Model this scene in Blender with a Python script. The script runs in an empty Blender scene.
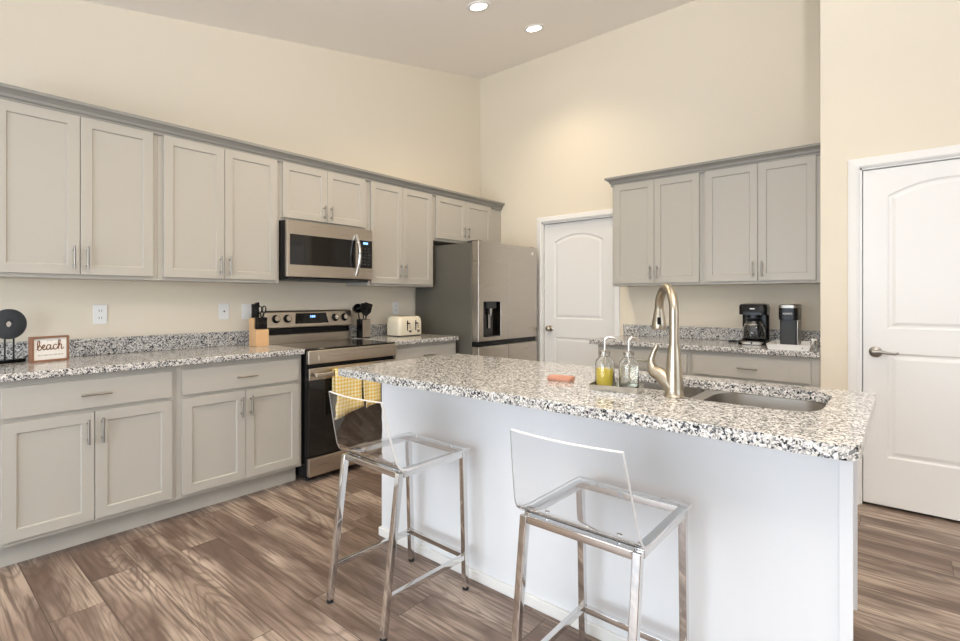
import bpy, bmesh, math, random
from mathutils import Vector, Matrix
random.seed(7)
R = math.radians
scene = bpy.context.scene
C = scene.collection

# ------------------------------------------------------------------ camera
F, V0, TH = 503.47, 298.9, 0.6994
cam_d = bpy.data.cameras.new('camera')
cam = bpy.data.objects.new('camera', cam_d); C.objects.link(cam)
cam.location = (3.755, -4.469, 1.2534)
cam.rotation_euler = (R(90), 0, TH)
cam_d.sensor_fit = 'HORIZONTAL'; cam_d.sensor_width = 36
cam_d.lens = F * 36 / 960
cam_d.shift_y = -(320.5 - V0) / 960
cam_d.clip_start = 0.02
scene.camera = cam

# ------------------------------------------------------------------ world, daylight, exposure
scene.view_settings.view_transform = 'Standard'
scene.view_settings.look = 'None'
scene.view_settings.gamma = 1
scene.view_settings.use_curve_mapping = False
scene.view_settings.exposure = 0.04
w = bpy.data.worlds.new('daylight'); scene.world = w; w.use_nodes = True
w.node_tree.nodes['Background'].inputs[0].default_value = (0.86, 0.92, 1.0, 1)
w.node_tree.nodes['Background'].inputs[1].default_value = 0.9

def area(name, loc, rot, sx, sy, power, col):
    l = bpy.data.lights.new(name, 'AREA'); l.shape = 'RECTANGLE'; l.size = sx; l.size_y = sy
    l.energy = power; l.color = col
    o = bpy.data.objects.new(name, l); C.objects.link(o); o.location = loc; o.rotation_euler = rot
    return o
# daylight through the big glass doors and windows behind the camera and to its side
DAY = (0.78, 0.89, 1.0)
area('daylight_patio_door', (2.6, -7.42, 1.10), (R(90), 0, 0), 3.2, 2.0, 128, DAY)
area('daylight_side_window', (6.92, -3.6, 1.6), (R(90), 0, R(90)), 2.6, 1.7, 26, DAY)
# added fill spot out of view, aimed up to brighten the ceiling
fl = bpy.data.lights.new('ceiling_fill_spot', 'SPOT'); fl.energy = 560; fl.color = (.97, .97, 1); fl.spot_size = R(130); fl.spot_blend = 1; fl.shadow_soft_size = .15
flo = bpy.data.objects.new('ceiling_fill_spot', fl); C.objects.link(flo); flo.location = (4.4, -4.5, 1.75); flo.rotation_euler = (R(152), 0, R(50))

LIGHTS = [(1.2825, -1.548), (1.262, -0.766), (1.28, -2.75), (1.28, -4.0), (3.3, -1.9), (3.3, -3.3), (3.3, -5.0), (5.2, -2.5), (5.2, -4.5)]
def ceil_z(y): return 3.80 + 0.2069 * y

# ------------------------------------------------------------------ materials
def mat(name, col, rough=0.5, metal=0.0, spec=0.5, coat=0.0, trans=0.0, ior=1.45, bump=None, aniso=0.0, emit=None, estr=0, alpha=None):
    m = bpy.data.materials.new(name); m.use_nodes = True
    b = m.node_tree.nodes['Principled BSDF']
    b.inputs['Base Color'].default_value = (*col, 1)
    b.inputs['Roughness'].default_value = rough
    b.inputs['Metallic'].default_value = metal
    b.inputs['Specular IOR Level'].default_value = spec
    b.inputs['Coat Weight'].default_value = coat
    b.inputs['Transmission Weight'].default_value = trans
    b.inputs['IOR'].default_value = ior
    if aniso: b.inputs['Anisotropic'].default_value = aniso
    if emit:
        b.inputs['Emission Color'].default_value = (*emit, 1); b.inputs['Emission Strength'].default_value = estr
    if bump:
        nt = m.node_tree
        tc = nt.nodes.new('ShaderNodeTexCoord'); n = nt.nodes.new('ShaderNodeTexNoise'); bp = nt.nodes.new('ShaderNodeBump')
        mp = nt.nodes.new('ShaderNodeMapping'); mp.inputs['Scale'].default_value = bump[2] if len(bump) > 2 else (1, 1, 1)
        nt.links.new(tc.outputs['Object'], mp.inputs[0]); nt.links.new(mp.outputs[0], n.inputs['Vector'])
        n.inputs['Scale'].default_value = bump[0]; n.inputs['Detail'].default_value = 3
        bp.inputs['Strength'].default_value = bump[1]; bp.inputs['Distance'].default_value = 0.002
        nt.links.new(n.outputs['Fac'], bp.inputs['Height']); nt.links.new(bp.outputs[0], b.inputs['Normal'])
    return m

class NG:
    """small node-graph helper"""
    def __init__(s, m): s.nt = m.node_tree; s.b = s.nt.nodes['Principled BSDF']
    def n(s, t, **kw):
        x = s.nt.nodes.new(t)
        for k, v in kw.items(): setattr(x, k, v)
        return x
    def l(s, a, b): s.nt.links.new(a, b)
    def math(s, op, a, b=None, c=None):
        x = s.n('ShaderNodeMath', operation=op)
        for i, v in enumerate((a, b, c)):
            if v is None: continue
            if isinstance(v, (int, float)): x.inputs[i].default_value = v
            else: s.l(v, x.inputs[i])
        return x.outputs[0]
    def mix(s, fac, a, b, blend='MIX'):
        x = s.n('ShaderNodeMix', data_type='RGBA', blend_type=blend)
        for sock, v in ((x.inputs[0], fac), (x.inputs[6], a), (x.inputs[7], b)):
            if isinstance(v, (int, float)): sock.default_value = v
            elif isinstance(v, tuple): sock.default_value = (*v, 1)
            else: s.l(v, sock)
        return x.outputs[2]
    def ramp(s, fac, stops, interp='LINEAR'):
        x = s.n('ShaderNodeValToRGB'); e = x.color_ramp; e.interpolation = interp
        while len(e.elements) < len(stops): e.elements.new(0.5)
        for el, (p, c) in zip(e.elements, stops): el.position = p; el.color = (*c, 1)
        s.l(fac, x.inputs[0]); return x.outputs[0]

def granite():
    m = mat('granite', (0.6, 0.6, 0.58), rough=0.12, spec=0.6); g = NG(m)
    tc = g.n('ShaderNodeTexCoord')
    nz = g.n('ShaderNodeTexNoise'); nz.inputs['Scale'].default_value = 60; nz.inputs['Detail'].default_value = 2
    g.l(tc.outputs['Object'], nz.inputs['Vector'])
    va = g.n('ShaderNodeVectorMath', operation='MULTIPLY_ADD')
    g.l(nz.outputs['Color'], va.inputs[0]); va.inputs[1].default_value = (0.012,) * 3; g.l(tc.outputs['Object'], va.inputs[2])
    v1 = g.n('ShaderNodeTexVoronoi'); v1.inputs['Scale'].default_value = 135; g.l(va.outputs[0], v1.inputs['Vector'])
    v2 = g.n('ShaderNodeTexVoronoi'); v2.inputs['Scale'].default_value = 260; g.l(va.outputs[0], v2.inputs['Vector'])
    s1 = g.n('ShaderNodeSeparateColor'); g.l(v1.outputs['Color'], s1.inputs[0])
    s2 = g.n('ShaderNodeSeparateColor'); g.l(v2.outputs['Color'], s2.inputs[0])
    big = g.ramp(s1.outputs[0], [(0, (.016, .018, .022)), (.13, (.075, .083, .095)), (.23, (.20, .20, .20)), (.38, (.37, .355, .335)), (.57, (.60, .575, .54)), (.82, (.76, .75, .73))], 'CONSTANT')
    small = g.ramp(s2.outputs[1], [(0, (.02, .022, .026)), (.13, (.19, .19, .20)), (.30, (.55, .52, .48)), (.66, (.78, .76, .73))], 'CONSTANT')
    col = g.mix(g.math('GREATER_THAN', s2.outputs[2], 0.66), big, small)
    g.l(col, g.b.inputs['Base Color'])
    return m

def wood_floor():
    m = mat('wood_planks', (.3, .2, .15), rough=0.38, spec=0.4); g = NG(m)
    tc = g.n('ShaderNodeTexCoord'); sp = g.n('ShaderNodeSeparateXYZ'); g.l(tc.outputs['Object'], sp.inputs[0])
    X, Y = sp.outputs[0], sp.outputs[1]
    W, L = 0.180, 1.22
    yy = g.math('DIVIDE', g.math('ADD', Y, 8.015), W)
    row = g.math('FLOOR', yy); fy = g.math('FRACT', yy)
    wn = g.n('ShaderNodeTexWhiteNoise', noise_dimensions='1D'); g.l(row, wn.inputs['W'])
    xx = g.math('ADD', g.math('DIVIDE', g.math('ADD', X, 9.0), L), g.math('MULTIPLY', wn.outputs['Value'], 7.3))
    colm = g.math('FLOOR', xx); fx = g.math('FRACT', xx)
    cb = g.n('ShaderNodeCombineXYZ'); g.l(row, cb.inputs[0]); g.l(colm, cb.inputs[1])
    w2 = g.n('ShaderNodeTexWhiteNoise', noise_dimensions='2D'); g.l(cb.outputs[0], w2.inputs['Vector'])
    rid = w2.outputs['Value']
    sc = g.n('ShaderNodeSeparateColor'); g.l(w2.outputs['Color'], sc.inputs[0])
    base = g.ramp(rid, [(0, (.21, .150, .118)), (.35, (.31, .232, .185)), (.7, (.42, .33, .265)), (1, (.54, .44, .36))])
    # grain coordinates, shifted per plank
    gx = g.math('ADD', X, g.math('MULTIPLY', sc.outputs[0], 31.0)); gy = g.math('ADD', Y, g.math('MULTIPLY', sc.outputs[1], 17.0))
    gc = g.n('ShaderNodeCombineXYZ'); g.l(gx, gc.inputs[0]); g.l(gy, gc.inputs[1])
    def noise(scale, sx, sy, det=4, dist=0.0):
        mp = g.n('ShaderNodeMapping'); mp.inputs['Scale'].default_value = (sx, sy, 1); g.l(gc.outputs[0], mp.inputs[0])
        n = g.n('ShaderNodeTexNoise'); n.inputs['Scale'].default_value = scale; n.inputs['Detail'].default_value = det
        n.inputs['Distortion'].default_value = dist; g.l(mp.outputs[0], n.inputs['Vector']); return n.outputs['Fac']
    patch = noise(1.0, 1.3, 9.0, 4, 0.4)
    fine = noise(1.0, 3.2, 62.0, 5, .2)
    # cathedral rings
    r0 = noise(1.0, .75, 5.5, 1, 0.15)
    ring = g.math('FRACT', g.math('MULTIPLY', r0, 22.0))
    ring = g.math('ABSOLUTE', g.math('SUBTRACT', ring, 0.5))
    c1 = g.mix(g.ramp(patch, [(.40, (0, 0, 0)), (.60, (.95, .95, .95))]), base, (.135, .090, .070))
    c1 = g.mix(g.math('MULTIPLY', g.ramp(noise(1.0, 1.1, 5.0, 3), [(.50, (0, 0, 0)), (.66, (.65, .65, .65))]), 1.0), c1, (.58, .47, .385))
    c2 = g.mix(g.ramp(ring, [(.0, (.42, .42, .42)), (.24, (0, 0, 0))]), c1, (.095, .062, .048))
    c3 = g.mix(g.ramp(fine, [(.36, (.75, .75, .75)), (.54, (0, 0, 0))]), c2, (.115, .078, .060))
    seam = g.math('MAXIMUM', g.math('LESS_THAN', fy, 0.016), g.math('LESS_THAN', fx, 0.003))
    c4 = g.mix(g.math('MULTIPLY', seam, 0.75), c3, (.05, .032, .024))
    g.l(c4, g.b.inputs['Base Color'])
    bp = g.n('ShaderNodeBump'); bp.inputs['Strength'].default_value = 0.25; bp.inputs['Distance'].default_value = 0.001
    g.l(g.math('SUBTRACT', fine, g.math('MULTIPLY', seam, 2.0)), bp.inputs['Height']); g.l(bp.outputs[0], g.b.inputs['Normal'])
    return m

def gingham():
    m = mat('yellow_gingham', (.8, .6, .1), rough=0.9, spec=0.1); g = NG(m)
    tc = g.n('ShaderNodeTexCoord'); sp = g.n('ShaderNodeSeparateXYZ'); g.l(tc.outputs['Object'], sp.inputs[0])
    a = g.math('LESS_THAN', g.math('FRACT', g.math('DIVIDE', sp.outputs[0], 0.026)), 0.5)
    b = g.math('LESS_THAN', g.math('FRACT', g.math('DIVIDE', sp.outputs[2], 0.026)), 0.5)
    s = g.math('MULTIPLY', g.math('ADD', a, b), 0.5)
    g.l(g.ramp(s, [(0, (.90, .82, .60)), (.5, (.86, .67, .27)), (1, (.80, .53, .12))]), g.b.inputs['Base Color'])
    return m

def brushed(name, col, rough, sx, sz):
    m = mat(name, col, rough=rough, metal=1.0); g = NG(m)
    tc = g.n('ShaderNodeTexCoord'); mp = g.n('ShaderNodeMapping'); mp.inputs['Scale'].default_value = (sx, sx, sz)
    n = g.n('ShaderNodeTexNoise'); n.inputs['Scale'].default_value = 1; n.inputs['Detail'].default_value = 4
    g.l(tc.outputs['Object'], mp.inputs[0]); g.l(mp.outputs[0], n.inputs['Vector'])
    g.l(g.math('MULTIPLY_ADD', n.outputs['Fac'], 0.16, rough - 0.08), g.b.inputs['Roughness'])
    bp = g.n('ShaderNodeBump'); bp.inputs['Strength'].default_value = 0.06; bp.inputs['Distance'].default_value = 0.001
    g.l(n.outputs['Fac'], bp.inputs['Height']); g.l(bp.outputs[0], g.b.inputs['Normal'])
    return m

M = {}
M['wall'] = mat('wall_paint', (.80, .725, .60), rough=.85, spec=.2, bump=(220, .08))
M['ceiling'] = mat('ceiling_paint', (.93, .89, .845), rough=.9, spec=.1, bump=(160, .1))
M['white'] = mat('white_trim_paint', (.84, .83, .81), rough=.35)
M['island'] = mat('white_panel_paint', (.80, .81, .83), rough=.30)
M['cab'] = mat('greige_cabinet_paint', (.462, .436, .388), rough=.38)
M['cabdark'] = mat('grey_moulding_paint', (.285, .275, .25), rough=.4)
M['granite'] = granite()
M['floor'] = wood_floor()
M['steel'] = brushed('brushed_steel', (.56, .50, .43), .30, 3, 240)
M['steelv'] = brushed('brushed_steel_door', (.52, .475, .42), .30, 3, 200)
M['steelside'] = mat('grey_metal_side', (.14, .132, .11), rough=.42, metal=.3)
M['sink'] = mat('sink_steel', (.50, .47, .43), rough=.30, metal=1)
M['nickel'] = mat('brushed_nickel', (.44, .385, .305), rough=.30, metal=1)
M['pull'] = mat('satin_nickel_pull', (.34, .32, .29), rough=.33, metal=1)
M['chrome'] = mat('polished_chrome', (.72, .71, .70), rough=.06, metal=1)
M['traymetal'] = mat('polished_tray_metal', (.66, .64, .59), rough=.30, metal=1)
M['acrylic'] = mat('clear_acrylic', (.985, .99, .99), rough=.0, trans=1, ior=1.47)
M['acrylic_edge'] = mat('acrylic_polished_edge', (.90, .91, .91), rough=.3, trans=.25, ior=1.47)
M['glass'] = mat('clear_glass', (.97, .98, .97), rough=.0, trans=1, ior=1.45)
M['blackglass'] = mat('black_glass', (.008, .007, .006), rough=.05, spec=.6)
M['black'] = mat('black_plastic', (.006, .006, .007), rough=.22, spec=.3)
M['rubber'] = mat('black_rubber', (.015, .015, .015), rough=.7)
M['darkgrey'] = mat('dark_grey_plastic', (.032, .034, .037), rough=.45)
M['blockwood'] = mat('light_beech', (.70, .44, .23), rough=.5, bump=(40, .15, (1, 1, 8)))
M['signwood'] = mat('brown_frame_wood', (.27, .135, .08), rough=.6, bump=(40, .2, (1, 8, 1)))
M['paper'] = mat('white_sign_board', (.88, .86, .83), rough=.8)
M['ink'] = mat('brown_lettering', (.20, .09, .05), rough=.8)
M['paleink'] = mat('pale_grey_lettering', (.52, .50, .47), rough=.8)
M['slate'] = mat('dark_slate', (.055, .062, .072), rough=.6, bump=(60, .4))
M['cream'] = mat('cream_enamel', (.80, .73, .58), rough=.25, coat=.3)
M['plate'] = mat('white_outlet_plastic', (.85, .85, .84), rough=.4)
M['slot'] = mat('outlet_slot', (.10, .10, .10), rough=.6)
M['soap'] = mat('yellow_soap', (.78, .58, .04), rough=.15)
M['clearsoap'] = mat('clear_soap', (.93, .92, .86), rough=.0, trans=1, ior=1.36)
M['pink'] = mat('coral_sponge', (.52, .25, .17), rough=.9, bump=(300, .5))
M['whiteglaze'] = mat('white_tray_glaze', (.85, .83, .80), rough=.3)
M['gingham'] = gingham()
M['display'] = mat('display_glow', (.02, .03, .05), rough=.3, emit=(.25, .5, 1.0), estr=2.2)
M['lamp'] = mat('lamp_glow', (1, 1, 1), emit=(1.0, .90, .74), estr=14)
M['shadowgap'] = mat('dark_gap', (.03, .027, .024), rough=.8)
M['coffeebase'] = mat('silver_hotplate', (.42, .39, .34), rough=.35, metal=.6)

# ------------------------------------------------------------------ mesh helper
class MB:
    def __init__(s): s.bm = bmesh.new()
    def box(s, x0, x1, y0, y1, z0, z1):
        x0, x1 = sorted((x0, x1)); y0, y1 = sorted((y0, y1)); z0, z1 = sorted((z0, z1))
        v = [s.bm.verts.new((x, y, z)) for x in (x0, x1) for y in (y0, y1) for z in (z0, z1)]
        for f in ((0, 1, 3, 2), (4, 6, 7, 5), (0, 4, 5, 1), (2, 3, 7, 6), (0, 2, 6, 4), (1, 5, 7, 3)): s.bm.faces.new([v[i] for i in f])
        return s
    def hexa(s, b, t):   # bottom quad, top quad (matching order)
        vb = [s.bm.verts.new(p) for p in b]; vt = [s.bm.verts.new(p) for p in t]
        s.bm.faces.new(vb[::-1]); s.bm.faces.new(vt)
        n = len(b)
        for i in range(n): s.bm.faces.new((vb[i], vb[(i + 1) % n], vt[(i + 1) % n], vt[i]))
        return s
    def loft(s, loops, cap0=True, cap1=True, closed=True):
        rows = [[s.bm.verts.new(p) for p in lp] for lp in loops]
        for a, b in zip(rows, rows[1:]):
            n = len(a)
            for i in range(n if closed else n - 1):
                s.bm.faces.new((a[i], a[(i + 1) % n], b[(i + 1) % n], b[i]))
        if closed and cap0: s.bm.faces.new(rows[0][::-1])
        if closed and cap1: s.bm.faces.new(rows[-1])
        return s
    def tube(s, path, r, seg=10, cap=True):
        path = [Vector(p) for p in path]; rs = r if isinstance(r, (list, tuple)) else [r] * len(path)
        loops = []; prev = None
        for i, p in enumerate(path):
            t = (path[min(i + 1, len(path) - 1)] - path[max(i - 1, 0)]).normalized()
            if prev is None:
                a = t.orthogonal().normalized()
            else:
                a = (prev - t * prev.dot(t)).normalized()
            prev = a; b = t.cross(a)
            loops.append([p + (a * math.cos(k * 2 * math.pi / seg) + b * math.sin(k * 2 * math.pi / seg)) * rs[i] for k in range(seg)])
        return s.loft(loops, cap, cap)
    def lathe(s, prof, c=(0, 0, 0), seg=24, cap0=True, cap1=True):
        loops = [[(c[0] + r * math.cos(k * 2 * math.pi / seg), c[1] + r * math.sin(k * 2 * math.pi / seg), c[2] + z) for k in range(seg)] for r, z in prof]
        return s.loft(loops, cap0, cap1)
    def bar(s, p0, p1, w, d, up=(0, 0, 1)):   # square bar between two points
        p0, p1 = Vector(p0), Vector(p1); t = (p1 - p0).normalized(); u = Vector(up)
        a = t.cross(u).normalized(); b = a.cross(t)
        loops = [[p + a * sx * w / 2 + b * sy * d / 2 for sx, sy in ((-1, -1), (1, -1), (1, 1), (-1, 1))] for p in (p0, p1)]
        return s.loft(loops)
    def prism(s, poly, y0, y1):   # poly in (x,z), extruded along y
        return s.loft([[(x, y0, z) for x, z in poly], [(x, y1, z) for x, z in poly]])
    def prismx(s, poly, x0, x1):  # poly in (y,z), extruded along x
        return s.loft([[(x0, y, z) for y, z in poly], [(x1, y, z) for y, z in poly]])
    def plate_holes(s, outer, holes, z0, z1):   # outline in (x,y) with holes, thickness z0..z1
        bm2 = bmesh.new(); edges = []
        for lp in [outer] + holes:
            vs = [bm2.verts.new((x, y, z1)) for x, y in lp]
            edges += [bm2.edges.new((vs[i], vs[(i + 1) % len(vs)])) for i in range(len(vs))]
        bmesh.ops.triangle_fill(bm2, edges=edges, use_beauty=True)
        r = bmesh.ops.extrude_face_region(bm2, geom=list(bm2.faces))
        for v in [g for g in r['geom'] if isinstance(g, bmesh.types.BMVert)]: v.co.z = z0
        bmesh.ops.recalc_face_normals(bm2, faces=bm2.faces)
        me = bpy.data.meshes.new('tmp'); bm2.to_mesh(me); bm2.free(); s.bm.from_mesh(me); bpy.data.meshes.remove(me)
        return s
    def xform(s, mtx): bmesh.ops.transform(s.bm, matrix=mtx, verts=s.bm.verts); return s
    def build(s, name, m, parent=None, bevel=0, smooth=False, seg=2, angle=30, off=None):
        if off: bmesh.ops.translate(s.bm, vec=Vector(off), verts=s.bm.verts)
        bmesh.ops.recalc_face_normals(s.bm, faces=s.bm.faces)
        me = bpy.data.meshes.new(name); s.bm.to_mesh(me); s.bm.free()
        me.materials.append(m if not isinstance(m, str) else M[m])
        o = bpy.data.objects.new(name, me); C.objects.link(o)
        if parent: o.parent = parent
        if smooth:
            for p in me.polygons: p.use_smooth = True
            me.set_sharp_from_angle(angle=R(40))
        if bevel:
            b = o.modifiers.new('bevel', 'BEVEL'); b.width = bevel; b.segments = seg; b.limit_method = 'ANGLE'; b.angle_limit = R(angle)
            if smooth is False:
                for p in me.polygons: p.use_smooth = True
                wn = o.modifiers.new('wn', 'WEIGHTED_NORMAL'); wn.keep_sharp = False
        return o

def offset_poly(poly, d):   # inset of a CCW polygon by d
    n = len(poly); out = []
    for i in range(n):
        p0, p1, p2 = Vector(poly[i - 1]), Vector(poly[i]), Vector(poly[(i + 1) % n])
        e1 = (p1 - p0).normalized(); e2 = (p2 - p1).normalized()
        n1 = Vector((-e1.y, e1.x)); n2 = Vector((-e2.y, e2.x))
        b = n1 + n2; b = b / max(b.dot(n1), 0.2)
        out.append(tuple(p1 + b * d))
    return out

def slab_mb(outer, holes, t, prof, y_front=0.0):
    """door slab in the xz plane. Front at y = y_front, back at y_front + t. prof: [(inset, depth)...] of each recessed panel."""
    mb = MB(); bm = mb.bm; edges = []; fronts = []
    for lp in [outer] + holes:
        vs = [bm.verts.new((x, y_front, z)) for x, z in lp]; fronts.append(vs)
        edges += [bm.edges.new((vs[i], vs[(i + 1) % len(vs)])) for i in range(len(vs))]
    bmesh.ops.triangle_fill(bm, edges=edges, use_beauty=True)
    vb = [bm.verts.new((x, y_front + t, z)) for x, z in outer]; n = len(outer)
    for i in range(n): bm.faces.new((fronts[0][i], fronts[0][(i + 1) % n], vb[(i + 1) % n], vb[i]))
    bm.faces.new(vb)
    for h, vs in zip(holes, fronts[1:]):
        prev = vs
        for ins, dep in prof:
            cur = [bm.verts.new((x, y_front + dep, z)) for x, z in offset_poly(h, ins)]
            for i in range(len(h)): bm.faces.new((prev[i], prev[(i + 1) % len(h)], cur[(i + 1) % len(h)], cur[i]))
            prev = cur
        bm.faces.new(prev)
    return mb

def rect(x0, x1, z0, z1): return [(x0, z0), (x1, z0), (x1, z1), (x0, z1)]
def rrect(x0, x1, y0, y1, r, n=6, rs=None):
    rs = rs or [r] * 4; pts = []
    for (cx, cy, a0, rr) in ((x0, y0, 180, rs[0]), (x1, y0, 270, rs[1]), (x1, y1, 0, rs[2]), (x0, y1, 90, rs[3])):
        ox = cx + rr * (1 if cx == x0 else -1); oy = cy + rr * (1 if cy == y0 else -1)
        for k in range(n + 1):
            a = R(a0 + 90 * k / n); pts.append((ox + rr * math.cos(a), oy + rr * math.sin(a)))
    return pts

def thing(name, label, cat, loc=(0, 0, 0), rz=0.0, group=None):
    o = bpy.data.objects.new(name, None); C.objects.link(o); o.empty_display_size = .1
    o.location = loc; o.rotation_euler = (0, 0, rz); o['label'] = label; o['category'] = cat
    if group: o['group'] = group
    return o
def tag(o, label, cat, group=None):
    o['label'] = label; o['category'] = cat
    if group: o['group'] = group
    return o
def struct(o): o['kind'] = 'structure'; return o
def sroot(name, loc=(0, 0, 0), rz=0):
    o = bpy.data.objects.new(name, None); C.objects.link(o); o.location = loc; o.rotation_euler = (0, 0, rz); o['kind'] = 'structure'; return o
def dup(root, loc, rz, label, group=None):
    r = root.copy(); C.objects.link(r); r.location = loc; r.rotation_euler = (0, 0, rz); r['label'] = label
    if group: r['group'] = group
    for ch in list(root.children):
        c = ch.copy(); C.objects.link(c); c.parent = r
        for g in ch.children:
            d = g.copy(); C.objects.link(d); d.parent = c
    return r

# ------------------------------------------------------------------ room shell
NX, NY = 3.350, -0.62      # corner where the coffee niche meets the door wall
XR, YR = 7.0, -7.5
struct(MB().box(-.2, XR + .2, YR - .2, .2, -.1, 0).build('floor', 'floor'))
zc0, zc1 = ceil_z(.15), ceil_z(YR - .15)
struct(MB().hexa([(-.2, YR - .15, zc1), (XR + .2, YR - .15, zc1), (XR + .2, .15, zc0), (-.2, .15, zc0)],
                 [(-.2, YR - .15, zc1 + .12), (XR + .2, YR - .15, zc1 + .12), (XR + .2, .15, zc0 + .12), (-.2, .15, zc0 + .12)]).build('ceiling', 'ceiling'))
def wall_x(name, x0, x1, y0, y1, z0=0.0, top=None):   # wall with a sloped top that follows the ceiling
    mb = MB()
    a, b = (ceil_z(y0) , ceil_z(y1)) if top is None else (top, top)
    mb.hexa([(x0, y0, z0), (x1, y0, z0), (x1, y1, z0), (x0, y1, z0)], [(x0, y0, a), (x1, y0, a), (x1, y1, b), (x0, y1, b)])
    return mb
struct(wall_x('wall_left', -.12, 0, YR, .12).build('wall_left', 'wall'))
# back wall with the pantry doorway
PX0, PX1, PZ = 0.845, 1.655, 2.05
mb = MB().box(0, PX0, 0, .12, 0, 3.8).box(PX1, NX, 0, .12, 0, 3.8).box(PX0, PX1, 0, .12, PZ, 3.8)
struct(mb.build('wall_back', 'wall'))
# niche side wall and door wall
DX0, DX1, DZ = 3.55, 4.37, 2.05
mb = MB().box(NX, DX0, NY, .12, 0, ceil_z(NY)).box(DX1, XR, NY, NY + .12, 0, ceil_z(NY)).box(DX0, DX1, NY, NY + .12, DZ, ceil_z(NY))
struct(mb.build('wall_door', 'wall'))
struct(MB().box(PX0 - .05, PX1 + .05, .12, .16, 0, PZ + .05).build('pantry_light_block', 'wall'))  # unseen panel added to stop daylight leaking in round the pantry door
struct(MB().box(DX0 - .05, DX1 + .05, NY + .12, NY + .16, 0, DZ + .05).build('closet_light_block', 'wall'))  # added out of sight so that no daylight shows under this door
# right and rear walls with daylight openings
def wall_open(name, along, fixed0, fixed1, a0, a1, o0, o1, oz0, oz1):
    mb = MB()
    def B(p, q, z0, z1):
        if along == 'x': mb.box(p, q, fixed0, fixed1, z0, z1)
        else:
            t0, t1 = ceil_z(p), ceil_z(q)
            if z1 is None: mb.hexa([(fixed0, p, z0), (fixed1, p, z0), (fixed1, q, z0), (fixed0, q, z0)], [(fixed0, p, t0), (fixed1, p, t0), (fixed1, q, t1), (fixed0, q, t1)])
            else: mb.box(fixed0, fixed1, p, q, z0, z1)
    top = ceil_z(YR) if along == 'x' else None
    B(a0, o0, 0, top); B(o1, a1, 0, top); B(o0, o1, oz1, top)
    if oz0 > 0: B(o0, o1, 0, oz0)
    return struct(mb.build(name, 'wall'))
wall_open('wall_rear', 'x', YR - .12, YR, 0, XR, 1.0, 4.2, 0.0, 2.2)
wall_open('wall_right', 'y', XR, XR + .12, YR, NY, -4.9, -2.3, .75, 2.45)

# recessed lights (trim ring, reflector, glowing lens)
slope = math.atan(0.2069)
NAMES = ['recessed ceiling light over the kitchen, the larger and nearer of two', 'recessed ceiling light nearest the tall back wall']
for i, (x, y) in enumerate(LIGHTS):
    z = ceil_z(y)
    t = thing('recessed_light', NAMES[i] if i < 2 else 'recessed ceiling light further back in the room', 'ceiling light', (x, y, z), 0, 'round recessed ceiling lights')
    t.rotation_euler = (slope, 0, 0)
    MB().lathe([(.062, -.002), (.064, -.008), (.092, -.006), (.094, -.0005), (.062, -.0005)], seg=32, cap0=False, cap1=False).build('trim_ring', 'white', t, smooth=True)
    MB().lathe([(.001, -.0015), (.0625, -.0015), (.0625, -.0045), (.001, -.0045)], seg=32).build('lens', 'lamp', t)
    l = bpy.data.lights.new('can_spot', 'SPOT'); l.energy = (58, 38, 58)[i] if i < 3 else 30; l.color = (1.0, .83, .60); l.spot_size = R(132); l.spot_blend = .8; l.shadow_soft_size = .06
    o = bpy.data.objects.new('can_spot', l); C.objects.link(o); o.parent = t; o.location = (0, 0, -.03)
    o.rotation_euler = (-slope, 0, 0)

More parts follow.
